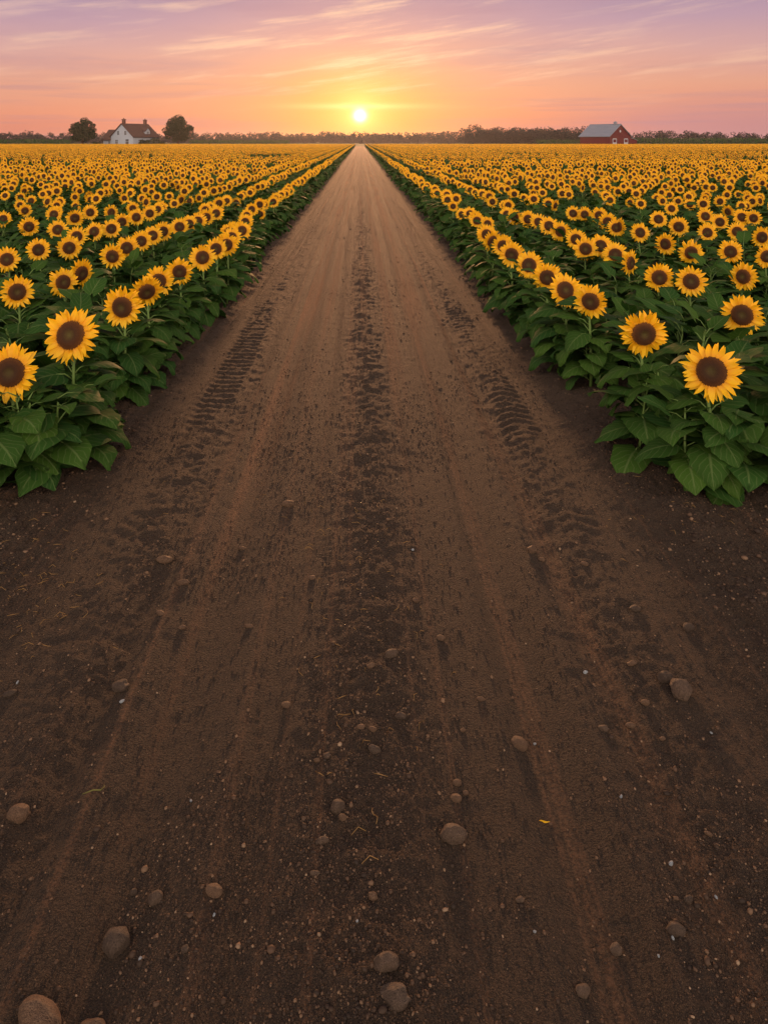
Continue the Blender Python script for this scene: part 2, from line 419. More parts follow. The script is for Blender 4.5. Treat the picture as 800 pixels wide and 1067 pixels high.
CUP_ME = [cup_mb(k).mesh('flower_head', [M['bract']]) for k in range(3)]
def stem_mb(seed, n=8):
    rr = random.Random(seed); a = rr.uniform(-.02, .02); bq = rr.uniform(-.02, .02)
    pts = [(0, .0, -.06), (a, .01, .25), (bq, .035, .55), (a * .5, .055, .82), (0, .075, .93), (0, .078, .985), (0, .058, 1.0)]
    return MB().add(*tube(pts, [.0155, .0135, .012, .0105, .0095, .009, .0085], n), 0)
STEM_ME = [stem_mb(k).mesh('stem', [M['stem']]) for k in range(3)]

def leaf_plan(rr, h, n, inner=None):
    out = []; a = rr.uniform(0, 6.28)
    for i in range(n):
        f = .07 + .83 * (i + rr.uniform(-.2, .2)) / (n - 1)
        a += 2.4 + rr.uniform(-.35, .35)
        var = rr.choice([2, 5, 4]) if f < .35 else (rr.choice([1, 4, 0, 2]) if f < .7 else rr.choice([0, 3, 6, 1, 7]))
        sc = ((.98 if f < .75 else .84) if n > 17 else (1.08 if f < .75 else .88)) * rr.uniform(.85, 1.15) * (h / .85)
        if f > .62 and math.sin(a) < -.1: a = -a
        x0 = .01 + .045 * f
        out.append(((0, x0, f * h), (rr.uniform(-.25, .25), rr.uniform(-.25, .15), a), sc, var))
    return out

def lo_plant(seed, lod):
    rr = random.Random(seed); mb = MB(); h = .85
    mb.merge(stem_mb(seed, 5 if lod == 1 else 3), Matrix.Diagonal((1, 1, h, 1)), [1])
    lib = LEAF_LO if lod == 1 else LEAF_XLO
    for loc, rot, sc, var in leaf_plan(rr, h, 13 if lod == 1 else 8):
        mb.merge(lib[var], Matrix.LocRotScale(Vector(loc), Euler(rot), Vector((sc * (1.15 if lod > 1 else 1),) * 3)), [0, 1])
    H = Matrix.Translation((0, 0, h)) @ Euler((rr.uniform(-.26, .0), 0, rr.uniform(-.3, .3))).to_matrix().to_4x4()
    mb.merge(petals_mb(seed, lod), H, [2]); mb.merge(disc_mb(seed, lod), H, [3])
    if lod == 1: mb.merge(cup_mb(seed), H, [4])
    return mb
MATS = [M['leaf'], M['stem'], M['petal'], M['disc'], M['bract']]

# ------------------------------------------------------------------ where every sunflower stands (x, y, head height, head scale)
def from_head(px, py, h):
    z = (CAM_H - h) * F / (py - VY); return ((px - VX) / F * z, z)
LEFT = [(10, 388), (73, 349), (127, 320), (153, 304), (165, 293), (187, 283), (211, 268), (225, 259), (236, 255), (241, 247), (252, 240),
        (18, 304), (66, 294), (85, 285), (117, 267), (132, 258), (147, 251), (159, 245), (170, 241), (187, 236), (197, 233), (206, 230), (215, 226), (225, 222),
        (7, 270), (40, 260), (72, 258), (80, 246), (98, 241), (116, 238), (127, 231), (142, 226), (156, 222), (30, 236), (60, 239), (56, 223), (78, 227), (94, 221), (116, 221), (3, 228)]
RIGHT = [(741, 387), (671, 348), (615, 314), (589, 302), (570, 289), (551, 276), (533, 265), (524, 256), (513, 251), (507, 244),
         (773, 328), (720, 293), (687, 289), (657, 274), (641, 265), (626, 256), (610, 259), (600, 249), (584, 241), (572, 235), (561, 231), (550, 228), (536, 226), (528, 223),
         (774, 288), (799, 267), (761, 262), (720, 263), (693, 254), (667, 242), (642, 237), (633, 231), (624, 224), (609, 223), (597, 222), (645, 236),
         (794, 247), (768, 241), (737, 242), (707, 236), (686, 228), (750, 231), (735, 225), (773, 226), (785, 227)]
HH = {(10, 388): .77, (73, 349): .90, (741, 387): .80, (671, 348): .86}
plants = []
for lst in (LEFT, RIGHT):
    for p in lst:
        h = HH.get(p, .85 + random.uniform(-.02, .02)); x, y = from_head(p[0], p[1], h)
        sc = {(10, 388): 1.10, (73, 349): 1.18, (127, 320): 1.06, (741, 387): 1.10, (671, 348): 1.02, (773, 328): 1.0}.get(p, random.uniform(.90, 1.0))
        plants.append([x, y, h, sc, 'seen'])
def row_of(x): return max(1, int(round((abs(x) - 2.12) / 1.05)) + 1)
last = {}
for x, y, *_ in plants:
    k = (x > 0, row_of(x)); last[k] = max(last.get(k, 0), y)
extra = []
for sg in (-1, 1):
    for k in range(1, 175):
        xr = 2.12 + (k - 1) * 1.05
        y = 5.0 + random.uniform(0, .7); lim = 150 if k > 3 else 302
        while y < lim:
            if abs(xr) > .75 * y + 6: y += 1.0; continue
            step = .78 if k <= 3 else .73
            jx = .09 if k <= 3 else .34
            x = sg * (xr + random.uniform(-jx, jx)); yy = y + random.uniform(-.16, .16)
            y += step * random.uniform(.85, 1.15)
            inframe = -.50 * yy < x < .57 * yy
            lim0 = last.get((sg > 0, k), 15.6) if k <= 3 else 15.6
            if inframe and yy < lim0 + .35: continue
            if k > 3 and vnoise(np.array([x * .22]), np.array([yy * .22]), 91)[0] < .29: continue
            extra.append([x, yy, .85 + random.gauss(0, .04), random.uniform(  .71, .90), 'in' if inframe else 'out'])
vis = sorted([e for e in extra if e[4] == 'in' and -.48 * e[1] < e[0] < .54 * e[1]], key=lambda e: e[1])
ind = plants + vis[:300 - len(plants)]; ids = {id(e) for e in ind}
rest = [e for e in extra if id(e) not in ids]
ORD = ('first second third fourth fifth sixth seventh eighth ninth tenth eleventh twelfth thirteenth fourteenth fifteenth sixteenth seventeenth eighteenth nineteenth twentieth '
       'twenty-first twenty-second twenty-third twenty-fourth twenty-fifth twenty-sixth twenty-seventh twenty-eighth twenty-ninth thirtieth thirty-first thirty-second thirty-third thirty-fourth thirty-fifth thirty-sixth thirty-seventh thirty-eighth thirty-ninth fortieth').split()
labels = {}
SPECIAL = {0: 'big sunflower cut by the left edge, lowest bloom left of the track', 1: 'largest wide open sunflower at the front corner of the left field',
           len(LEFT): 'largest sunflower at the front corner of the right field, slightly ragged', len(LEFT) + 1: 'second sunflower from the front in the row right of the track',
           2: 'third sunflower from the front in the row left of the track', 11: 'sunflower at left edge, front of the second row left of the track',
           len(LEFT) + 10: 'sunflower near right edge, front of the second row right of the track'}
for sd, sg in (('left', -1), ('right', 1)):
    mine = [e for e in ind if e[0] * sg > 0]
    rows = {}
    for e in mine: rows.setdefault(min(row_of(e[0]), 4), []).append(e)
    for k in (1, 2, 3):
        for q, e in enumerate(sorted(rows.get(k, []), key=lambda e: e[1])):
            where = {1: 'row beside the track', 2: 'second row from the track', 3: 'third row from the track'}[k]
            labels[id(e)] = 'yellow sunflower, %s from front in the %s, %s field' % (ORD[min(q, 39)], where, sd)
    road = sorted(rows[1], key=lambda e: e[1]); by = {}
    for e in rows.get(4, []):
        j = min(range(len(road)), key=lambda j: abs(road[j][1] - e[1])); by.setdefault(j, []).append(e)
    for j, L in by.items():
        for q, e in enumerate(sorted(L, key=lambda e: abs(e[0]))):
            labels[id(e)] = 'small sunflower level with %s %s roadside bloom, %s outward beyond third row' % (ORD[j], sd, ORD[q])
for j, s in SPECIAL.items(): labels[id(ind[j])] = s

def sunflower(e, seed):
    x, y, h, hs, _ = e; rr = random.Random(seed)
    gz = ground_at(x, y)
    root = bpy.data.objects.new('sunflower', None); COL.objects.link(root)
    root.location = (x, y, gz); root.empty_display_size = .1
    hh = h - gz
    tag(root, labels[id(e)], 'sunflower', 'sunflowers in the fields beside the track')
    st = STEM[rr.randrange(3)].copy(); COL.objects.link(st); st.parent = root; st.scale = (1, 1, hh)
    for loc, rot, sc, var in leaf_plan(rr, hh, 27 if y < 9 else (19 if y < 16 else 13)):
        lf = LEAF[var].copy(); COL.objects.link(lf); lf.parent = root
        lf.location = loc; lf.rotation_euler = rot; lf.scale = (sc,) * 3
    q = rr.randrange(3)
    hd = CUP[q].copy(); COL.objects.link(hd); hd.parent = root
    hd.location = (0, 0, hh); hd.scale = (hs,) * 3
    odd = rr.random() < .12 and y > 6
    yaw = math.atan2(x, y) * -.6 + rr.uniform(-.30, .30) + (rr.choice((-1, 1)) * rr.uniform(.4, .9) if odd else 0)
    hd.rotation_euler = (rr.uniform(-.34, .10 if not odd else .35), rr.uniform(-.1, .1), yaw)
    pe = PET[rr.randrange(7)].copy(); COL.objects.link(pe); pe.parent = hd
    pe.rotation_euler = (0, rr.uniform(0, 6.28), 0)
    di = DISC[q].copy(); COL.objects.link(di); di.parent = hd; di.rotation_euler = (0, rr.uniform(0, 6.28), 0)
STEM = [bpy.data.objects.new('stem', m_) for m_ in STEM_ME]; LEAF = [bpy.data.objects.new('leaf', m_) for m_ in LEAF_ME]
CUP = [bpy.data.objects.new('flower_head', m_) for m_ in CUP_ME]; PET = [bpy.data.objects.new('petals', m_) for m_ in PET_ME]; DISC = [bpy.data.objects.new('seed_disc', m_) for m_ in DISC_ME]
for k, e in enumerate(ind): sunflower(e, 1000 + k)
for L_ in (STEM, LEAF, CUP, PET, DISC):
    for o in L_: bpy.data.objects.remove(o)

# ------------------------------------------------------------------ countless rest: one geometry-nodes object each
def scatter(name, label, sources, P, idx, rot, scl, kind='stuff'):
    col = bpy.data.collections.new(name + '_sources')
    for k, me in enumerate(sources):
        o = bpy.data.objects.new('%s_source_%02d' % (name, k), me); col.objects.link(o)
    P = np.asarray(P, np.float32); me = bpy.data.meshes.new(name); me.vertices.add(len(P)); me.vertices.foreach_set('co', P.ravel())
    a = me.attributes.new('idx', 'INT', 'POINT'); a.data.foreach_set('value', np.asarray(idx, np.int32))
    a = me.attributes.new('rot', 'FLOAT_VECTOR', 'POINT'); a.data.foreach_set('vector', np.asarray(rot, np.float32).ravel())
    a = me.attributes.new('scl', 'FLOAT_VECTOR', 'POINT'); a.data.foreach_set('vector', np.asarray(scl, np.float32).ravel())
    me.update()
    for q in {mm for s in sources for mm in s.materials}: me.materials.append(q)
    o = link(name, me); tag(o, label, name.replace('_', ' '), None, kind)
    ng = bpy.data.node_groups.new(name + '_nodes', 'GeometryNodeTree')
    ng.interface.new_socket('Geometry', in_out='INPUT', socket_type='NodeSocketGeometry'); ng.interface.new_socket('Geometry', in_out='OUTPUT', socket_type='NodeSocketGeometry')
    N = ng.nodes; L = ng.links
    gi = N.new('NodeGroupInput'); go = N.new('NodeGroupOutput'); ip = N.new('GeometryNodeInstanceOnPoints'); ci = N.new('GeometryNodeCollectionInfo')
    ci.inputs['Collection'].default_value = col; ci.inputs['Separate Children'].default_value = True; ci.inputs['Reset Children'].default_value = True
    def at(nm, ty):
        n = N.new('GeometryNodeInputNamedAttribute'); n.data_type = ty; n.inputs[0].default_value = nm; return n.outputs[0]
    er = N.new('FunctionNodeEulerToRotation'); L.new(at('rot', 'FLOAT_VECTOR'), er.inputs[0])
    ip.inputs['Pick Instance'].default_value = True
    L.new(gi.outputs[0], ip.inputs['Points']); L.new(ci.outputs[0], ip.inputs['Instance']); L.new(at('idx', 'INT'), ip.inputs['Instance Index'])
    L.new(er.outputs[0], ip.inputs['Rotation']); L.new(at('scl', 'FLOAT_VECTOR'), ip.inputs['Scale']); L.new(ip.outputs[0], go.inputs[0])
    md = o.modifiers.new('scatter', 'NODES'); md.node_group = ng
    return o
src = [lo_plant(50 + k, 1).mesh('field_plant', MATS) for k in range(6)] + [lo_plant(80 + k, 2).mesh('far_plant', MATS) for k in range(6)]
PS = 5.0
for k in range(3):                                                  # patches of far plants, 5 m square
    pr = random.Random(300 + k); pm = MB(); pl = [lo_plant(90 + j, 2) for j in range(5)]
    for i in range(36):
        px_, py_ = pr.uniform(-PS / 2, PS / 2), pr.uniform(-PS / 2, PS / 2)
        s_ = pr.uniform(.9, 1.05); pm.merge(pl[pr.randrange(5)], Matrix.LocRotScale(Vector((px_, py_, pr.gauss(0, .03))), Euler((0, 0, pr.uniform(-.3, .3))), Vector((s_,) * 3)))
    src.append(pm.mesh('plant_patch', MATS))
P, I, Ro, S = [], [], [], []
for x, y, h, sc, _ in rest:
    gz = ground_at(x, y); P.append((x, y, gz)); near = y < 55
    I.append(random.randrange(6) + (0 if near else 6)); Ro.append((random.uniform(-.06, .06), 0, -.6 * math.atan2(x, y) + random.uniform(-.2, .2)))
    f = sc / .95; S.append((f, f, (h - gz) / .85))
y = 150 + PS / 2
while y < 302:
    for sg in (-1, 1):
        x = 5.0 + PS / 2
        while x < .62 * y + 8:
            P.append((sg * x, y, 0)); I.append(12 + random.randrange(3)); Ro.append((0, 0, 0)); S.append((1, 1, random.uniform(.96, 1.04))); x += PS
    y += PS
scatter('sunflower_field', 'mass of small distant sunflowers filling both fields back to the horizon', src, P, I, Ro, S)
# leafy growth between the rows
def clump(seed):
    rr = random.Random(seed); mb = MB()
    for loc, rot, sc, var in leaf_plan(rr, .66, 12): mb.merge(LEAF_LO[var], Matrix.LocRotScale(Vector(loc), Euler(rot), Vector((sc * 1.25,) * 3)), [0, 1])
    mb.merge(stem_mb(seed, 4), Matrix.Diagonal((.8, .8, .58, 1)), [1]); return mb.mesh('leaf_clump', MATS[:2])
P, I, Ro, S = [], [], [], []
n_try = 0
for y0 in np.arange(5.2, 60, .5):
    wmax = .70 * y0 + 4
    for sg in (-1, 1):
        for xx in np.arange(2.08, wmax, .50 if y0 < 30 else .8):
            x = sg * (xx + random.uniform(-.15, .2)); y = y0 + random.uniform(-.22, .22)
            if abs(x) < 2.02: continue
            P.append((x, y, ground_at(x, y))); I.append(random.randrange(5)); Ro.append((random.uniform(-.15, .15), random.uniform(-.15, .15), random.uniform(0, 6.28)))
            s_ = random.uniform(.82, 1.14) * (.92 if abs(x) < 2.5 else 1); S.append((s_, s_, s_))
for x, y in ((-2.3, 4.72), (-2.02, 5.08), (-2.6, 4.6), (-2.22, 5.02), (-2.55, 4.88), (-1.98, 5.42), (-2.12, 5.85), (-2.9, 4.85), (2.12, 5.0), (2.45, 4.92), (2.0, 5.5), (2.8, 4.9)):
    P.append((x, y, ground_at(x, y))); I.append(random.randrange(5)); Ro.append((0, 0, random.uniform(0, 6.28))); S.append((.92, .92, .85))
scatter('sunflower_foliage', 'dense dark green sunflower leaves filling the ground between the flower rows', [clump(400 + k) for k in range(5)], P, I, Ro, S)

# ------------------------------------------------------------------ stones and grit on the track
def ico(sub):
    import bmesh
    bm = bmesh.new(); bmesh.ops.create_icosphere(bm, subdivisions=sub, radius=1); V = np.array([v_.co[:] for v_ in bm.verts]); Fc = [tuple(v_.index for v_ in f.verts) for f in bm.faces]; bm.free(); return V, Fc
IV, IF = ico(4)
def stone_me(seed, ex=(1, .8, .6), rough=.22, mat='stone_tan'):
    rr = np.random.default_rng(seed); V = IV.copy()
    for k in range(9):                                              # shallow flats like a water-worn stone
        n = rr.normal(size=3); n /= np.linalg.norm(n); d = V @ n; cut = rr.uniform(.72, .93)
        V = V - np.outer(np.clip(d - cut, 0, 9), n) * .8
    V = V * (1 + .07 * fbm(V[:, 0] * 4.1 + V[:, 2] * 3, V[:, 1] * 4.1 + seed, seed + 5, 3))[:, None]
    V = V * (1 + rough * fbm(V[:, 0] * 1.3 + seed * 3.1, V[:, 1] * 1.3 + V[:, 2] * 1.7, seed, 3))[:, None] * np.array(ex)
    return MB().add(V, IF, 0).mesh('stone', [M[mat]])
STONES = [  # px, py, width px, (aspect of the outline), tone, label
    (709, 724, 21, 1.35, 'grey', 'egg shaped grey stone standing at the right of the track beside a darker stone'),
    (693, 709, 17, .95, 'dark', 'dark rounded stone just behind the egg shaped grey stone'),
    (541, 763, 17, .85, 'tan', 'angular tan stone right of centre with a white chip beside it'),
    (472, 869, 25, .8, 'grey', 'angular grey brown stone lying alone right of the track centre'),
    (121, 965, 25, 1.15, 'dark', 'large dark brown stone in the left foreground'),
    (162, 923, 14, 1.15, 'grey', 'oval stone just behind the large dark brown foreground stone'),
    (223, 923, 17, .75, 'tan', 'pale speckled stone right of the oval stone in the left foreground'),
    (19, 850, 20, 1.0, 'tan', 'brown pointed stone near the left edge of the picture'),
    (41, 1053, 42, .75, 'tan', 'biggest stone, half buried at the bottom left corner'),
    (96, 1056, 25, 1.0, 'tan', 'tan stone next to the biggest half buried stone'),
    (126, 712, 18, .85, 'dark', 'dark round stone left of the track with a white chip below it'),
    (300, 525, 14, .7, 'tan', 'smooth tan stone alone behind the other stones, left of centre'),
    (171, 581, 17, .5, 'tan', 'flat tan stone on the left tyre track, behind its neighbour'),
    (190, 604, 14, .65, 'tan', 'rounded tan stone just in front of the flat tan stone'),
    (298, 732, 10, .95, 'tan', 'small tan stone left of the gravelly centre strip, standing alone'),
    (407, 686, 15, .75, 'grey', 'greyish stone at the gravelly centre strip, largest around it'),
    (459, 660, 9, .8, 'tan', 'small pale oval pebble right of the centre strip'),
    (554, 571, 11, 1.1, 'tan', 'upright tan pebble on the right side with a smaller one touching it'),
    (564, 577, 8, .8, 'tan', 'smaller of two touching pebbles on the right side of the track'),
    (609, 586, 8, .8, 'tan', 'small pebble right of the two touching pebbles'),
    (607, 1015, 14, .9, 'grey', 'round grey stone alone in the right foreground'),
    (402, 1018, 24, .85, 'grey', 'lumpy grey stone at the bottom centre, behind the mossy one'),
    (412, 1054, 30, .7, 'dark', 'dark wide stone at the bottom edge of the centre strip'),
    (352, 846, 14, 1.1, 'grey', 'upright grey stone in the centre gravel with a pink pebble in front'),
    (357, 862, 8, .85, 'tan', 'pinkish pebble in front of the upright grey stone'),
    (336, 880, 13, .7, 'grey', 'low grey stone left of the centre gravel'),
    (475, 827, 12, .75, 'tan', 'pinkish oval pebble above the angular grey brown stone'),
    (476, 811, 9, .9, 'tan', 'small reddish pebble topmost above the angular grey brown stone'),
    (485, 820, 6, .9, 'tan', 'tiny pebble to the right of the pinkish oval pebble'),
    (658, 692, 12, .55, 'tan', 'flat tan chip of stone left of the dark rounded stone'),
    (629, 754, 11, .7, 'grey', 'low brown stone left of the egg shaped grey stone'),
    (672, 733, 9, .8, 'tan', 'small brown pebble close to the left of the egg shaped stone'),
    (657, 751, 10, .7, 'tan', 'orange brown sliver of stone below the small brown pebble'),
    (690, 770, 7, .8, 'tan', 'small pebble below the egg shaped grey stone'),
    (662, 635, 13, .7, 'dark', 'dark stone on the right rut, half sunk in the soil'),
    (717, 655, 13, .8, 'dark', 'dark brown stone at the right verge of the track'),
    (433, 624, 8, .8, 'tan', 'small orange tan pebble at the right side of the centre strip'),
    (386, 704, 9, .8, 'tan', 'small tan pebble in the centre strip below the greyish stone'),
    (376, 770, 8, .8, 'tan', 'left pebble of a close pair in the centre strip'),
    (388, 773, 8, .8, 'tan', 'right pebble of a close pair in the centre strip'),
    (390, 791, 13, .8, 'dark', 'dark stone just below the close pair of pebbles'),
    (330, 795, 7, .8, 'tan', 'left orange pebble of a pair at the left side of the gravel'),
    (341, 793, 8, .9, 'grey', 'right grey pebble of a pair at the left side of the gravel'),
    (167, 635, 9, .8, 'tan', 'crooked pale pebble on the left rut'),
    (190, 648, 8, .7, 'tan', 'small pebble just right of the crooked pale pebble'),
    (259, 649, 10, .6, 'tan', 'flat pale pebble on the smooth left wheel track'),
    (325, 602, 8, .8, 'tan', 'tan pebble between left wheel track and centre strip'),
    (252, 561, 8, .7, 'tan', 'small orange pebble on the left side, before the tread prints'),
    (10, 722, 14, .6, 'dark', 'dark flat stone at the left picture edge'),
    (417, 751, 12, .8, 'dark', 'dark stone at the right border of the centre gravel'),
    (542, 928, 9, .7, 'grey', 'small grey pebble in the lower right wheel track'),
    (704, 962, 17, .8, 'dark', 'dark stone in the right foreground with a white chip beside it'),
    (717, 927, 9, .9, 'dark', 'right dark pebble of a pair in the right foreground'),
    (704, 927, 6, .8, 'tan', 'left orange pebble of a pair in the right foreground'),
    (642, 971, 12, .9, 'grey', 'grey stone between two white chips in the right foreground'),
    (738, 868, 8, .6, 'tan', 'flat tan pebble near the right picture edge'),
    (328, 914, 10, .6, 'grey', 'low oblong pebble at the left border of the centre gravel'),
    (388, 944, 9, 1.1, 'tan', 'upright brown pebble right of the centre gravel in the foreground'),
    (193, 984, 8, .9, 'dark', 'dark pebble in the left foreground between bigger stones'),
    (139, 911, 7, 1.0, 'dark', 'small dark pebble beside the oval stone'),
    (501, 721, 9, .5, 'tan', 'thin pale chip of stone on the right wheel track'),
    (482, 754, 6, .9, 'tan', 'tiny tan pebble on the smooth right wheel track'),
]
tones = {'tan': 'stone_tan', 'grey': 'stone_grey', 'dark': 'stone_dark'}
SM = {}
for tn, mt in tones.items():
    SM[tn] = [stone_me(7 * k + len(tn) * 3, [(1, .85, .75), (1, .75, .65), (1, .9, .6), (1, .8, .8)][k % 4], .22 + .06 * (k % 3), mt) for k in range(4)]
for k, (px, py, wpx, asp, tn, lab) in enumerate(STONES):
    y = CAM_H * F / (py - VY); x = (px - VX) / F * y; r = wpx * .5 * math.hypot(y, CAM_H * .6) / F
    o = link('stone' if wpx > 9 else 'pebble', SM[tn][k % 4]); rr = random.Random(k)
    tilt = math.atan2(CAM_H, y)
    o.scale = (r, r * max(.62, asp), r * max(.55, asp * .92))
    o.location = (x, y, ground_at(x, y) + r * .34 * asp); o.rotation_euler = (rr.uniform(-.2, .2), rr.uniform(-.2, .2), rr.uniform(-.4, .4))
    tag(o, lab, 'stone' if wpx > 9 else 'pebble', 'stones scattered on the dirt track')
CHIPS = [  #
(127, 729, 'below the dark round stone on the left'), (430, 571, 'in the middle of the track, farthest of the white chips'), (610, 696, 'right of centre, left of the flat tan chip'),
         (557, 760, 'touching the angular tan stone'), (741, 766, 'lower right of the egg shaped stone'), (146, 985, 'below the large dark brown foreground stone'), (372, 974, 'in the centre gravel of the foreground'),
         (647, 825, 'alone on the right rut'), (699, 893, 'in the right foreground, above the pair of pebbles'), (746, 931, 'closest to the right edge'), (557, 962, 'in the lower right wheel track'), (701, 970, 'beside the dark right foreground stone'),
         (199, 825, 'alone on the lower left wheel track'), (18, 711, 'above the dark flat stone at the left edge'), (223, 947, 'below the pale speckled stone'), (686, 986, 'lowest on the right side')]
CH = [stone_me(200 + k, (1, .7, .55), .5, 'stone_white') for k in range(3)]
for k, (px, py, w_) in enumerate(CHIPS):
    y = CAM_H * F / (py - VY); x = (px - VX) / F * y; r = (2.8 if k in (0, 2, 5, 8) else 1.9) * y / F
    o = link('stone_chip', CH[k % 3]); o.scale = (r, r, r); o.location = (x, y, ground_at(x, y) + r * .9); o.rotation_euler = (random.uniform(-.5, .5), random.uniform(-.5, .5), random.uniform(0, 6))
    tag(o, 'tiny white stone chip ' + w_, 'stone chip', 'white stone chips on the track')
# grit: countless
G1V, G1F = ico(1)
mb_v, mb_f = [], []
N = 120000; ly = rng.uniform(math.log(1.55), math.log(34), N * 6); gy_ = np.exp(ly); gx_ = rng.uniform(-1, 1, N * 6) * np.minimum(2.7, .62 * gy_ + .2)
keep = rng.uniform(size=N * 6) < (.25 + .75 * sm(9, 4, gy_)) * sm(34, 12, gy_) * (.13 + .95 * bump(gx_, .05, .21) + .7 * sm(1.45, 1.8, np.abs(gx_)) + .25 * bump(np.abs(gx_), 1.2, .2) + .5 * sm(.55, .75, vnoise(gx_ * 2, gy_ * 1.2, 301)))
gx_, gy_ = gx_[keep][:N], gy_[keep][:N]; n = len(gx_)
sz = np.exp(rng.normal(-5.95, .5, n)).clip(.0011, .013) * (.55 + .22 * np.sqrt(gy_)) * (1 + 1.1 * sm(1.5, 1.9, np.abs(gx_)) * rng.uniform(size=n) ** 3); gz_ = track_h(gx_, gy_) + sz * .2
base = G1V if False else np.array(ico(1)[0])
allV = []; 
for j in range(n):
    pass
A = rng.uniform(.65, 1.3, (n, 1, 3)) * np.array([1, 1, .7]); jit = rng.uniform(.75, 1.2, (n, len(base), 1)); th = rng.uniform(0, 6.28, n)
V = base[None] * A * jit; cx, sx = np.cos(th)[:, None], np.sin(th)[:, None]
V = np.stack([V[..., 0] * cx - V[..., 1] * sx, V[..., 0] * sx + V[..., 1] * cx, V[..., 2]], -1) * sz[:, None, None] + np.stack([gx_, gy_, gz_], -1)[:, None]
fc = (np.array(G1F)[None] + (np.arange(n) * len(base))[:, None, None]).reshape(-1, 3)
me = bpy.data.meshes.new('gravel'); me.vertices.add(n * len(base)); me.vertices.foreach_set('co', V.astype(np.float32).ravel())
me.loops.add(fc.size); me.loops.foreach_set('vertex_index', fc.astype(np.int32).ravel()); me.polygons.add(len(fc))
me.polygons.foreach_set('loop_start', np.arange(0, fc.size, 3, dtype=np.int32)); me.polygons.foreach_set('loop_total', np.full(len(fc), 3, np.int32))
me.materials.append(M['grain']); me.update(calc_edges=True)
tag(link('gravel', me), 'loose brown grit and small soil clods strewn over the dirt track', 'gravel', None, 'stuff')
# straw bits
mb = MB()
for (px, py, sx_, sy_, cnt) in [(40, 620, 30, 35, 70), (360, 560, 30, 60, 40), (700, 530, 40, 25, 30), (380, 720, 40, 120, 40), (250, 480, 60, 40, 25)]:
    for j in range(cnt):
        qx, qy = random.gauss(px, sx_), random.gauss(py, sy_)
        if qy < 470: continue
        y = CAM_H * F / (qy - VY); x = (qx - VX) / F * y
        if abs(x) > 2.75: continue
        l = random.uniform(.015, .06); a = random.uniform(0, 6.28); z = ground_at(x, y) + .006
        mb.add(*tube([(x, y, z), (x + l * .5 * math.cos(a), y + l * .5 * math.sin(a), z + random.uniform(0, .012)), (x + l * math.cos(a + .4), y + l * math.sin(a + .4), z)], [.0012, .0014, .0008], 4), 0)
tag(link('straw', mb.mesh('straw', [M['straw']])), 'dry straw and root bits lying on the soil of the track', 'straw', None, 'stuff')
def ground_item(name, px, py): 
    y = CAM_H * F / (py - VY); x = (px - VX) / F * y; return x, y, ground_at(x, y)
x, y, z = ground_item('sprig', 97, 822)
mb = MB().add(*tube([(x - .035, y - .008, z + .008), (x, y, z + .016), (x + .025, y + .004, z + .012), (x + .034, y + .022, z + .010), (x + .026, y + .034, z + .006)], [.0012, .0024, .0026, .0022, .0008], 5), 0)
tag(link('grass_sprig', mb.mesh('grass_sprig', [M['sprig']])), 'curled yellowish grass sprig lying on the left of the track', 'grass sprig')
x, y, z = ground_item('petal', 567, 842)
pm = MB()
pv = [(x + (i - 2) * .009, y + (j - .5) * .010 * (1 - abs(i - 2) * .4) + .004 * math.sin(i), z + .010 + .004 * math.cos(i * 1.4)) for i in range(5) for j in range(2)]
pm.add(pv, [tuple(f) for f in grid_faces(5, 2)], 0, [(j, .3 + i * .15) for i in range(5) for j in range(2)])
tag(link('fallen_petal', pm.mesh('fallen_petal', [M['petal']])), 'small orange fallen petal on the right wheel track', 'petal')

# ------------------------------------------------------------------ farmhouse
def roof_slab(mb, pts, th, mat=0):
    """thick slab from 4 points (ccw from above)"""
    a = [Vector(p) for p in pts]; n = (a[1] - a[0]).cross(a[3] - a[0]).normalized() * th
    V = [tuple(p) for p in a] + [tuple(p + n) for p in a]
    mb.add(V, [(3, 2, 1, 0), (4, 5, 6, 7), (0, 1, 5, 4), (1, 2, 6, 5), (2, 3, 7, 6), (3, 0, 4, 7)], mat)
def gable_house(mb, w, y0, y1, he, hr, x0=0):
    """walls with gables on the y ends, solid prism"""
    V = []
    for y in (y0, y1): V += [(x0 - w / 2, y, 0), (x0 + w / 2, y, 0), (x0 + w / 2, y, he), (x0, y, hr), (x0 - w / 2, y, he)]
    mb.add(V, [(0, 1, 2, 3, 4), (9, 8, 7, 6, 5), (0, 5, 6, 1), (1, 6, 7, 2), (4, 9, 5, 0), (2, 7, 8, 3), (3, 8, 9, 4)])
HZ = 306.0
def px2x(px, d): return (px - VX) / F * d
house = bpy.data.objects.new('farmhouse', None); COL.objects.link(house)
house.location = (px2x(127, HZ), HZ, -.2); house.rotation_euler = (0, 0, R(-30))
tag(house, 'white farmhouse with brown roof and two chimneys beyond the left field', 'house')
W, LEN, HE, HR = 12.4, 13.6, 4.1, 9.1
mb = MB(); gable_house(mb, W, 0, LEN, HE, HR); gable_house(mb, .01, .01, .02, 1, 1)
mb = MB(); gable_house(mb, W, 0, LEN, HE, HR); link('wall', mb.mesh('wall', [M['white_wall']], False), house)
mb = MB(); k_ = (HR - HE) / (W / 2); ov = .55
roof_slab(mb, [(0, -.5, HR + .05), (-W / 2 - ov, -.5, HE - ov * k_ + .05), (-W / 2 - ov, LEN + .5, HE - ov * k_ + .05), (0, LEN + .5, HR + .05)][::-1], .22)
roof_slab(mb, [(0, -.5, HR + .05), (0, LEN + .5, HR + .05), (W / 2 + ov, LEN + .5, HE - ov * k_ + .05), (W / 2 + ov, -.5, HE - ov * k_ + .05)][::-1], .22)
rf = link('roof', mb.mesh('roof', [M['roof_tile']], False), house)
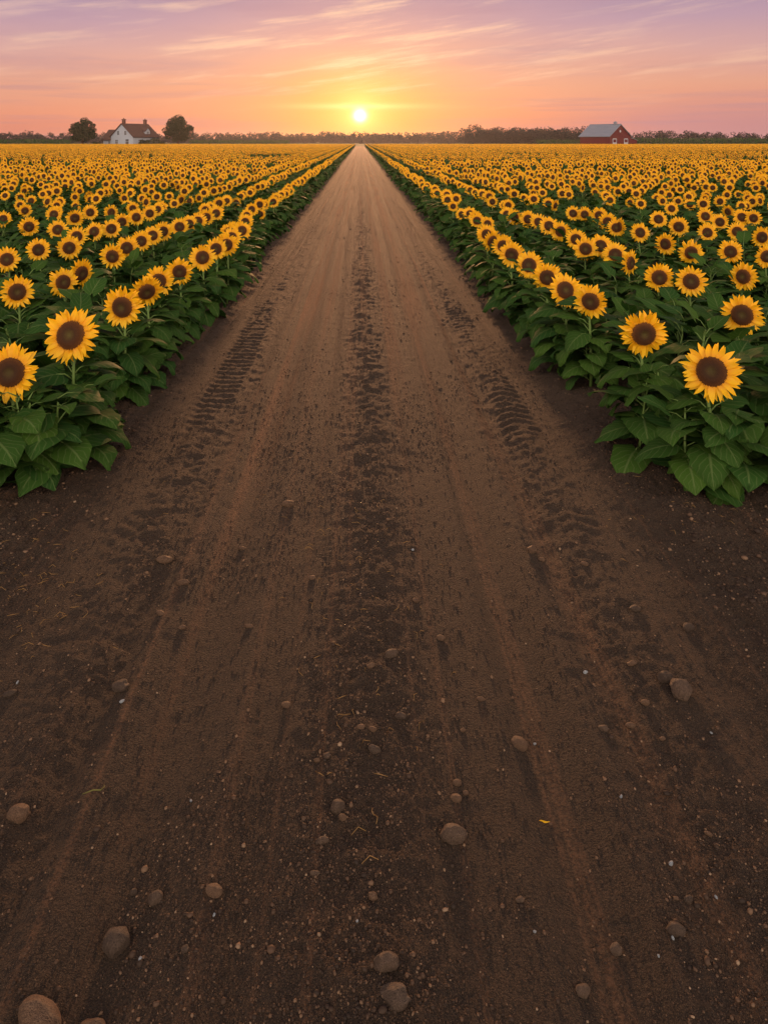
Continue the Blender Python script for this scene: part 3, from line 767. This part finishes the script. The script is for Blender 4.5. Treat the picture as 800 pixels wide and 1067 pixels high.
for yy in (1.0, LEN - 1.2):
    mb = MB(); mb.add(*box(-.55, .55, yy - .5, yy + .5, HR - .8, HR + 1.7)); mb.add(*box(-.68, .68, yy - .63, yy + .63, HR + 1.703, HR + 1.95)); mb.add(*tube([(0, yy, HR + 1.9), (0, yy, HR + 2.4)], [.22, .18], 8))
    link('chimney', mb.mesh('chimney', [M['brick']], False), rf)
# left wing: ridge across, lower
mb = MB()
wx0, wx1, wy0, wy1, we, wr = -W / 2 - 6.0, -W / 2 + .003, 1.4, 8.0, 3.0, 6.8
V = []
for x in (wx0, wx1): V += [(x, wy0, 0), (x, wy1, 0), (x, wy1, we), (x, (wy0 + wy1) / 2, wr), (x, wy0, we)]
mb.add(V, [(4, 3, 2, 1, 0), (5, 6, 7, 8, 9), (0, 1, 6, 5), (1, 2, 7, 6), (2, 3, 8, 7), (3, 4, 9, 8), (4, 0, 5, 9)])
wing = link('side_wing', mb.mesh('side_wing', [M['white_wall']], False), house)
mb = MB(); ym = (wy0 + wy1) / 2; kk = (wr - we) / (ym - wy0)
roof_slab(mb, [(wx0 - .4, ym, wr + .04), (wx0 - .4, wy0 - .45, we - .45 * kk + .04), (wx1 - .02, wy0 - .45, we - .45 * kk + .04), (wx1 - .02, ym, wr + .04)], .2)
roof_slab(mb, [(wx0 - .4, ym, wr + .04), (wx1 - .02, ym, wr + .04), (wx1 - .02, wy1 + .45, we - .45 * kk + .04), (wx0 - .4, wy1 + .45, we - .45 * kk + .04)], .2)
link('wing_roof', mb.mesh('wing_roof', [M['roof_tile']], False), wing)
def window(parent, x, z, w, h, face, nm='window'):
    """face: ('y', y) front gable wall or ('x', x) side wall"""
    mb = MB(); d = .10; t_ = .09
    for (a0, a1, c0, c1) in ((-w / 2 - t_, w / 2 + t_, -h / 2 - t_, -h / 2), (-w / 2 - t_, w / 2 + t_, h / 2, h / 2 + t_), (-w / 2 - t_, -w / 2, -h / 2, h / 2), (w / 2, w / 2 + t_, -h / 2, h / 2), (-.05, .05, -h / 2, h / 2), (-w / 2, -.05, -.05, .05), (.05, w / 2, -.05, .05)):
        mb.add(*box(a0, a1, -d, .02, c0, c1))
    o = link(nm, mb.mesh(nm, [M['frame_white']], False), parent)
    p = MB().add(*box(-w / 2, w / 2, -.04, .01, -h / 2, h / 2)); link('pane', p.mesh('pane', [M['glass_dark']], False), o)
    o.location = (x, face[1], z) if face[0] == 'y' else (face[1], x, z)
    o.rotation_euler = (0, 0, 0 if face[0] == 'y' else R(90))
    return o
for (x, z, w, h) in ((-2.0, 5.5, 1.1, 1.5), (2.0, 5.5, 1.1, 1.5), (-2.9, 2.0, 1.3, 1.6), (3.0, 2.0, 1.7, 2.0)): window(house, x, z, w, h, ('y', -.004))
for y_ in (3.5, 7.5, 11.0): window(house, y_, 2.1, 1.3, 1.5, ('x', W / 2 + .004))
window(wing, -W / 2 - 2.5, 1.6, 1.0, 1.2, ('y', wy0 - .004))
# dormer on the right roof slope
mb = MB(); dx0, dx1, dw, dz0, dz1, dy = 2.0, 5.4, 2.6, 4.6, 6.3, 8.6
V = []
for x in (dx0 - .6, dx1): V += [(x, dy - dw / 2, dz0), (x, dy + dw / 2, dz0), (x, dy + dw / 2, dz1), (x, dy, dz1 + 1.3), (x, dy - dw / 2, dz1)]
mb.add(V, [(4, 3, 2, 1, 0), (5, 6, 7, 8, 9), (0, 1, 6, 5), (1, 2, 7, 6), (2, 3, 8, 7), (3, 4, 9, 8), (4, 0, 5, 9)])
dm = link('dormer', mb.mesh('dormer', [M['white_wall']], False), house)
mb = MB(); roof_slab(mb, [(dx0 - 1, dy, dz1 + 1.33), (dx0 - 1, dy - dw / 2 - .3, dz1 - .27), (dx1 + .3, dy - dw / 2 - .3, dz1 - .27), (dx1 + .3, dy, dz1 + 1.33)], .14)
roof_slab(mb, [(dx0 - 1, dy, dz1 + 1.33), (dx1 + .3, dy, dz1 + 1.33), (dx1 + .3, dy + dw / 2 + .3, dz1 - .27), (dx0 - 1, dy + dw / 2 + .3, dz1 - .27)], .14)
link('dormer_roof', mb.mesh('dormer_roof', [M['roof_tile']], False), dm)
window(dm, dy, 5.5, 1.0, 1.1, ('x', dx1 + .004))

# ------------------------------------------------------------------ barn
BZ = 307.0
barn = bpy.data.objects.new('barn', None); COL.objects.link(barn)
barn.location = (px2x(646, BZ), BZ, -.2); barn.rotation_euler = (0, 0, R(38))
tag(barn, 'red wooden barn with grey metal roof beyond the right field', 'barn')
W, LEN, HE, HR = 14.6, 13.8, 4.2, 8.8
mb = MB(); gable_house(mb, W, 0, LEN, HE, HR); link('wall', mb.mesh('wall', [M['barn']], False), barn)
mb = MB(); k_ = (HR - HE) / (W / 2); ov = .5
def seam_roof(sgn):
    a = [(0, -.5, HR + .05), (sgn * (W / 2 + ov), -.5, HE - ov * k_ + .05), (sgn * (W / 2 + ov), LEN + .5, HE - ov * k_ + .05), (0, LEN + .5, HR + .05)]
    if sgn < 0: a = a[::-1]
    roof_slab(mb, a if sgn > 0 else a, .16)
    for j in range(20):
        yy = -.4 + j * (LEN + .8) / 19
        dz = .215
        p0 = Vector((0, yy, HR + .05 + dz)); p1 = Vector((sgn * (W / 2 + ov), yy, HE - ov * k_ + .05 + dz)); mb.add(*tube([p0, p1], [.045, .045], 4))
seam_roof(1); seam_roof(-1)
mb.add(*tube([(0, -.5, HR + .25), (0, LEN + .5, HR + .25)], [.16, .16], 6))
rf = link('roof', mb.mesh('roof', [M['metal']], False), barn)
mb = MB(); mb.add(*box(-.5, .5, 1.7, 2.7, HR + .1, HR + .9)); mb.add([(-.7, 1.5, HR + .903), (.7, 1.5, HR + .903), (.7, 2.9, HR + .903), (-.7, 2.9, HR + .903), (0, 2.2, HR + 1.5)], [(3, 2, 1, 0), (0, 1, 4), (1, 2, 4), (2, 3, 4), (3, 0, 4)])
link('roof_vent', mb.mesh('roof_vent', [M['metal']], False), rf)
def barn_door(x, w, h):
    mb = MB(); mb.add(*box(x - w / 2, x + w / 2, -.10, -.004, 0, h)); d = link('door', mb.mesh('door', [M['barn']], False), barn)
    mb = MB()
    for b_ in (box(x - w / 2 - .10, x - w / 2 + .10, -.17, -.004, 0, h), box(x + w / 2 - .10, x + w / 2 + .10, -.17, -.004, 0, h), box(x - w / 2 + .103, x + w / 2 - .103, -.17, -.103, h - .25, h + .1), box(x - w / 2 + .103, x + w / 2 - .103, -.16, -.103, h * .5 - .12, h * .5 + .12)): mb.add(*b_)
    mb.add(*box(x - w / 2 + .2, x + w / 2 - .2, -.13, -.104, .3, h * .5 - .2)); link('trim', mb.mesh('trim', [M['frame_white']], False), d)
barn_door(-3.9, 2.4, 3.2); barn_door(3.9, 2.4, 3.2)
mb = MB(); mb.add(*tube([(0, -.1, 6.2), (0, .05, 6.2)], [.5, .5], 14)); ga = link('gable_vent', mb.mesh('gable_vent', [M['frame_white']], False), barn)
mb = MB(); sx0, sx1 = W / 2 - .002, W / 2 + 5.5
SY = .6
V = [(sx0, SY, 0), (sx1, SY, 0), (sx1, SY, 2.6), (sx0, SY, 3.6), (sx0, 12, 0), (sx1, 12, 0), (sx1, 12, 2.6), (sx0, 12, 3.6)]
mb.add(V, [(0, 1, 2, 3), (7, 6, 5, 4), (1, 5, 6, 2), (3, 2, 6, 7), (0, 4, 5, 1), (0, 3, 7, 4)]); ln = link('lean_to', mb.mesh('lean_to', [M['barn']], False), barn)
mb = MB(); roof_slab(mb, [(sx0 + .02, SY - .3, 3.64), (sx1 + .4, SY - .3, 2.55), (sx1 + .4, 12.3, 2.55), (sx0 + .02, 12.3, 3.64)], .12); link('lean_to_roof', mb.mesh('lean_to_roof', [M['metal']], False), ln)

# ------------------------------------------------------------------ trees, hedges, woods
def crown_arrays(seed, rx, rz, cz, nclump, nleaf, size, spread=.34):
    rr = np.random.default_rng(seed); V = []
    cs = rr.normal(size=(nclump, 3)); cs /= np.linalg.norm(cs, axis=1)[:, None]; cs *= rr.uniform(.10, 1.0, (nclump, 1)) ** .42
    cs *= np.array([rx, rx, rz]); cs[:, 2] += cz
    cs[:, 2] = np.maximum(cs[:, 2], cz - rz * rr.uniform(.5, .9, nclump))
    rad = rx * spread * rr.uniform(.65, 1.2, nclump)
    which = rr.integers(0, nclump, nleaf); d = rr.normal(size=(nleaf, 3)); d /= np.linalg.norm(d, axis=1)[:, None]
    p = cs[which] + d * (rad[which] * rr.uniform(.45, 1.0, nleaf) ** .5)[:, None] * np.array([1, 1, .75])
    a = rr.normal(size=(nleaf, 3)); a /= np.linalg.norm(a, axis=1)[:, None]; b_ = np.cross(a, rr.normal(size=(nleaf, 3))); b_ /= np.linalg.norm(b_, axis=1)[:, None]
    s = size * rr.uniform(.6, 1.3, (nleaf, 1))
    V = np.stack([p - a * s, p - b_ * s * .55, p + a * s, p + b_ * s * .55], 1).reshape(-1, 3)
    return V
def quads_mesh(name, V, mat):
    me = bpy.data.meshes.new(name); n = len(V) // 4
    me.vertices.add(len(V)); me.vertices.foreach_set('co', V.astype(np.float32).ravel()); me.loops.add(n * 4); me.loops.foreach_set('vertex_index', np.arange(n * 4, dtype=np.int32))
    me.polygons.add(n); me.polygons.foreach_set('loop_start', np.arange(0, n * 4, 4, dtype=np.int32)); me.polygons.foreach_set('loop_total', np.full(n, 4, np.int32))
    me.materials.append(mat); me.update(calc_edges=True); return me
def tree(px, d, h, rx, seed, label, low=.12):
    root = bpy.data.objects.new('oak_tree', None); COL.objects.link(root); root.location = (px2x(px, d), d, -.2); tag(root, label, 'tree', 'oak trees beside the farmhouse')
    rr = random.Random(seed); mb = MB(); mb.add(*tube([(0, 0, -.2), (.1, 0, h * .2), (0, .1, h * .45), (.15, 0, h * .75)], [.55, .42, .30, .10], 8))
    for k in range(9):
        a = rr.uniform(0, 6.28); z0 = h * rr.uniform(.2, .5); l = rx * rr.uniform(.6, .9)
        mb.add(*tube([(0, 0, z0), (l * .5 * math.cos(a), l * .5 * math.sin(a), z0 + h * .12), (l * math.cos(a), l * math.sin(a), z0 + h * rr.uniform(.15, .35))], [.2, .13, .05], 5))
    link('trunk', mb.mesh('trunk', [M['bark']]), root)
    rz = h * (1 - low) / 2
    V = crown_arrays(seed, rx * .80, rz * .84, h * low + rz, 80, 15000, .28, .31)
    link('crown', quads_mesh('crown', V, M['tree']), root)
tree(86, 303, 12.0, 6.1, 33, 'round dark oak tree left of the white farmhouse', .04)
tree(185.5, 305, 12.8, 6.3, 47, 'dark oak tree right of the white farmhouse', .04)
def hedge(name, px, d, w, dp, h, seed, label):
    rr = np.random.default_rng(seed); n = int(260 * w * .5) + 300
    p = np.stack([rr.uniform(-w / 2, w / 2, n), rr.uniform(-dp / 2, dp / 2, n), rr.uniform(0, 1, n) ** .7], -1)
    p[:, 2] *= h * (.75 + .35 * vnoise(p[:, 0] * .8 + 40, p[:, 0] * 0, seed)) * np.sqrt(np.clip(1 - (p[:, 0] / (w / 2)) ** 4, .05, 1))
    a = rr.normal(size=(n, 3)); a /= np.linalg.norm(a, axis=1)[:, None]; b_ = np.cross(a, rr.normal(size=(n, 3))); b_ /= np.linalg.norm(b_, axis=1)[:, None]; s = .28 * rr.uniform(.6, 1.2, (n, 1))
    V = np.stack([p - a * s, p - b_ * s * .6, p + a * s, p + b_ * s * .6], 1).reshape(-1, 3)
    root = link(name, quads_mesh(name, V, M['tree'])); root.location = (px2x(px, d), d, -.2); tag(root, label, 'hedge' if name == 'hedge' else 'bush')
hedge('hedge', 158, 300.5 + 3, 10.5, 2.5, 3.2, 21, 'clipped dark hedge in front of the right side of the farmhouse')
hedge('bush', 101, 304, 3.0, 2.0, 1.9, 22, 'small dark bush between the round oak and the farmhouse')

def belt(name, label, spans, nleaf, size, mat):
    Vs = []; s = 0
    for (x0, x1, d, hlo, hhi, step, dj) in spans:
        x = x0
        while x < x1:
            s += 1; rr = random.Random(s * 13 + int(d)); h = hlo + (hhi - hlo) * (.55 * float(vnoise(np.array([x * .02 + d]), np.array([1.5]), 7)[0]) + .45 * rr.random()); rx = h * rr.uniform(.5, .72)
            V = crown_arrays(s + int(d), rx * .9, h * .46, h * .47, 14, nleaf, size, .42); V = V + np.array([x, d + rr.uniform(-dj, dj), -.2]); Vs.append(V)
            x += step * rr.uniform(.7, 1.3)
    o = link(name, quads_mesh(name, np.vstack(Vs), mat)); tag(o, label, 'woods', None, 'stuff'); return o
belt('woodland', 'dark wood of broadleaf trees behind and left of the red barn', [(px2x(486, 440), px2x(606, 440), 440, 8.5, 11.5, 2.6, 9), (px2x(492, 452), px2x(610, 452), 455, 9.5, 12.8, 3.0, 6)], 620, .42, M['wood'])
belt('tree_line', 'hazy distant line of trees along the whole horizon', [(px2x(-80, 680), px2x(372, 680), 680, 6.5, 12.0, 2.6, 14), (px2x(378, 640), px2x(900, 640), 640, 7, 11.5, 2.6, 14), (px2x(330, 800), px2x(420, 800), 800, 7, 10, 3, 8), (px2x(-90, 672), px2x(374, 672), 670, 3.6, 5.2, 2.2, 3), (px2x(376, 632), px2x(920, 632), 630, 3.4, 5.0, 2.2, 3)], 330, .6, M['wood'])

m, t, b = material('maize_leaves', .7, .15); M['maize'] = m
t.put(b.inputs['Base Color'], t.mix(rnd(t), (.020, .050, .012), (.050, .090, .020)))
Vs = []
rr = np.random.default_rng(77)
for (pa, pb, d0, d1, hh_) in ((-90, 70, 335, 352, 3.0), (196, 300, 360, 372, 2.7), (656, 905, 338, 356, 3.6), (560, 625, 345, 352, 2.9)):
    n = int((px2x(pb, d0) - px2x(pa, d0)) * 70)
    p = np.stack([rr.uniform(px2x(pa, d0), px2x(pb, d0), n), d0 + (d1 - d0) * rr.uniform(0, 1, n) ** 1.6, rr.uniform(0, 1, n) ** .7 * hh_], -1); p[:, 2] *= .92 + .1 * rr.uniform(size=n); p[:, 2] -= .2
    a = rr.normal(size=(n, 3)) * np.array([.5, .5, 1]); a /= np.linalg.norm(a, axis=1)[:, None]; b_ = np.cross(a, rr.normal(size=(n, 3))); b_ /= np.linalg.norm(b_, axis=1)[:, None]; s_ = .42 * rr.uniform(.6, 1.2, (n, 1))
    Vs.append(np.stack([p - a * s_, p - b_ * s_ * .35, p + a * s_, p + b_ * s_ * .35], 1).reshape(-1, 3))
tag(link('maize_field', quads_mesh('maize_field', np.vstack(Vs), M['maize'])), 'low green strips of crop standing behind the sunflowers', 'crop', None, 'stuff')

# ------------------------------------------------------------------ air
hz = bpy.data.materials.new('haze_air'); hz.use_nodes = True; t = NT(hz.node_tree); t.n.remove(t.n['Principled BSDF'])
pv = t.node('ShaderNodeVolumePrincipled'); pv.inputs['Color'].default_value = (.76, .78, .95, 1); pv.inputs['Density'].default_value = .00012; pv.inputs['Anisotropy'].default_value = .72
t.l.new(pv.outputs[0], t.n['Material Output'].inputs['Volume'])
hb_ = MB().add(*box(-1700, 1700, -80, 1700, -1.4, 15.0)); ho = link('haze', hb_.mesh('haze', [hz], False)); tag(ho, 'thin warm evening haze over the fields', 'haze', None, 'stuff')

# ------------------------------------------------------------------ sky
w = bpy.data.worlds.new('World'); scene.world = w; w.use_nodes = True
t = NT(w.node_tree); bg = t.n['Background']; out = t.n['World Output']
dvec = t.node('ShaderNodeTexCoord').outputs['Generated']; dx, dy, dz = t.sep(dvec)
el = t.math('MULTIPLY', t.math('ARCSINE', dz), 180 / PI)                    # degrees
az = t.math('MULTIPLY', t.math('ARCTAN2', dx, dy), 180 / PI)
wob = t.math('MULTIPLY_ADD', t.noise(t.comb(t.math('MULTIPLY', az, .06), t.math('MULTIPLY', el, .25)), 1, 3), 2.0, -1.0)
e2 = t.math('ADD', el, wob)
base = t.ramp(t.math('DIVIDE', t.math('ADD', e2, 2.0), 32.0), [(0, (.56, .19, .15)), (.0625, (.66, .22, .16)), (.125, (.75, .295, .195)), (.185, (.71, .335, .25)), (.26, (.62, .345, .34)), (.33, (.47, .295, .385)), (.39, (.37, .25, .37)), (.6, (.24, .20, .28)), (1, (.17, .16, .22))])
# angular distance from the sun
sdir = (0, math.cos(SUN_EL), math.sin(SUN_EL))
n = t.node('ShaderNodeVectorMath', operation='DOT_PRODUCT'); t.put(n.inputs[0], dvec); n.inputs[1].default_value = sdir
ang = t.math('MULTIPLY', t.math('ARCCOSINE', t.math('MINIMUM', n.outputs['Value'], 1.0)), 180 / PI)
# flattened distance: glow spreads along the horizon
fl = t.math('SQRT', t.math('ADD', t.math('POWER', t.math('MULTIPLY', az, .62), 2), t.math('POWER', t.math('SUBTRACT', el, 1.86), 2)))
front = t.ss(-.2, .3, dy)
def gauss(x, wd): return t.math('EXPONENT', t.math('MULTIPLY', t.math('POWER', t.math('DIVIDE', x, wd), 2), -1))
def expd(x, wd): return t.math('EXPONENT', t.math('DIVIDE', x, -wd))
c = t.mix(t.math('MULTIPLY', t.math('MULTIPLY', gauss(fl, 7.5), .34), front), base, (.98, .48, .17))
c = t.mix(t.math('MULTIPLY', t.math('MULTIPLY', gauss(fl, 3.2), .70), front), c, (1.0, .53, .10))
# clouds: long soft streaks, rising to the right on the right-hand side
u1 = t.math('ADD', t.math('MULTIPLY', az, .060), t.math('MULTIPLY', el, .03)); v1 = t.math('ADD', t.math('MULTIPLY', el, .62), t.math('MULTIPLY', az, -.085))
wv = t.noise(t.comb(u1, v1), 1.3, 6, .62)
wsp = t.math('MULTIPLY', t.ss(.48, .72, wv), t.ss(1.5, 5, el))
near = gauss(t.math('ADD', ang, 0), 15)
c = t.mix(t.math('MULTIPLY', wsp, t.math('MULTIPLY_ADD', near, .55, .30)), c, (1.0, .66, .44))
dk = t.noise(t.comb(t.math('MULTIPLY', az, .045), t.math('MULTIPLY_ADD', el, .42, 9.0)), 1.2, 5, .6); dkm = t.math('MULTIPLY', t.math('MULTIPLY', t.ss(.50, .70, dk), t.ss(3, 7, el)), t.math('SUBTRACT', 1.0, gauss(ang, 8)))
c = t.mix(t.math('MULTIPLY', dkm, .5), c, (.40, .24, .33))
v2 = t.math('MULTIPLY', el, 1.1); bandn = t.noise(t.comb(t.math('MULTIPLY', az, .05), v2, 4.0), 1.1, 5, .55)
band = t.math('MULTIPLY', t.math('MULTIPLY', t.ss(.50, .66, bandn), t.ss(6.5, 3.0, el)), t.math('SUBTRACT', 1.0, gauss(ang, 12)))
c = t.mix(t.math('MULTIPLY', band, .65), c, (.50, .25, .27))
mauve = t.math('MULTIPLY', t.ss(10, 24, az), t.ss(4.0, 1.2, el)); c = t.mix(t.math('MULTIPLY', mauve, .7), c, (.48, .25, .29))
og = t.math('MULTIPLY', gauss(t.math('SUBTRACT', el, .2), 1.1), gauss(az, 6.0)); c = t.mix(t.math('MULTIPLY', og, .6), c, (1.0, .36, .06))
# thin bright bar of cloud above the sun
bar = t.math('MULTIPLY', gauss(t.math('SUBTRACT', el, 2.55), .22), gauss(az, 4.5)); c = t.mix(t.math('MULTIPLY', bar, .65), c, (1.0, .80, .35))
hi = t.math('MULTIPLY', gauss(t.math('SUBTRACT', el, 5.9), .9), gauss(t.math('SUBTRACT', az, 2.0), 4.5)); hi = t.math('MULTIPLY', hi, t.ss(.38, .65, wv)); c = t.mix(t.math('MULTIPLY', hi, .75), c, (1.0, .80, .52))
# the sun itself and its aureole
core = t.math('MULTIPLY', gauss(ang, .40), 2.4); halo = t.math('MULTIPLY', expd(ang, 1.35), 1.35)
c = t.mix(1.0, c, t.mix(1.0, t.comb(core, core, t.math('MULTIPLY', core, .8)), t.comb(halo, t.math('MULTIPLY', halo, .50), t.math('MULTIPLY', halo, .16)), 'ADD'), 'ADD')
# added fill light for the petals, put into the unseen sky behind the camera
hiE = t.ss(13, 50, el); rear = t.math('MULTIPLY', t.ss(.15, -.6, dy), t.math('MULTIPLY', t.ss(-2, 5, el), t.ss(72, 30, el)))
fill = t.math('ADD', t.math('MULTIPLY', hiE, FILL_TOP := .0), t.math('MULTIPLY', rear, FILL_REAR := 2.25))
c = t.mix(1.0, c, t.mix(1.0, t.comb(fill, fill, fill), (1.0, .89, .74), 'MULTIPLY'), 'ADD')
below = t.ss(-.5, -3, el); c = t.mix(below, c, (.10, .07, .05))
t.put(bg.inputs[0], c); bg.inputs[1].default_value = 1.0
sky = t.node('ShaderNodeTexSky', sky_type='NISHITA'); sky.sun_disc = False; sky.sun_elevation = SUN_EL; sky.sun_rotation = 0.0; sky.air_density = 1.2; sky.dust_density = 2.0
b2 = t.node('ShaderNodeBackground'); t.l.new(sky.outputs[0], b2.inputs[0]); b2.inputs[1].default_value = .018
ad = t.node('ShaderNodeAddShader'); t.l.new(bg.outputs[0], ad.inputs[0]); t.l.new(b2.outputs[0], ad.inputs[1]); t.l.new(ad.outputs[0], out.inputs[0])

sl = bpy.data.lights.new('sun', 'SUN'); sl.energy = 2.6; sl.angle = R(4.0); sl.color = (1.0, .47, .20)
so = bpy.data.objects.new('sun', sl); COL.objects.link(so)
so.rotation_euler = Vector((0, -math.cos(R(6.0)), -math.sin(R(6.0)))).to_track_quat('-Z', 'Y').to_euler()

# ------------------------------------------------------------------ camera and view
cam = bpy.data.cameras.new('camera'); co = bpy.data.objects.new('camera', cam); COL.objects.link(co)
co.location = (0, 0, CAM_H); co.rotation_euler = (R(90), 0, 0)
cam.sensor_fit = 'HORIZONTAL'; cam.sensor_width = 36; cam.lens = 36.0 * F / 800
cam.shift_x = (400 - VX) / 800; cam.shift_y = -(533.5 - VY) / 800
cam.clip_start = .05; cam.clip_end = 6000
scene.camera = co
scene.view_settings.view_transform = 'Standard'; scene.view_settings.look = 'None'; scene.view_settings.gamma = 1; scene.view_settings.exposure = 0
scene.cycles.max_bounces = 5; scene.cycles.diffuse_bounces = 3; scene.cycles.glossy_bounces = 2; scene.cycles.transmission_bounces = 3; scene.cycles.volume_bounces = 0
scene.cycles.use_denoising = True; scene.cycles.sample_clamp_indirect = 4
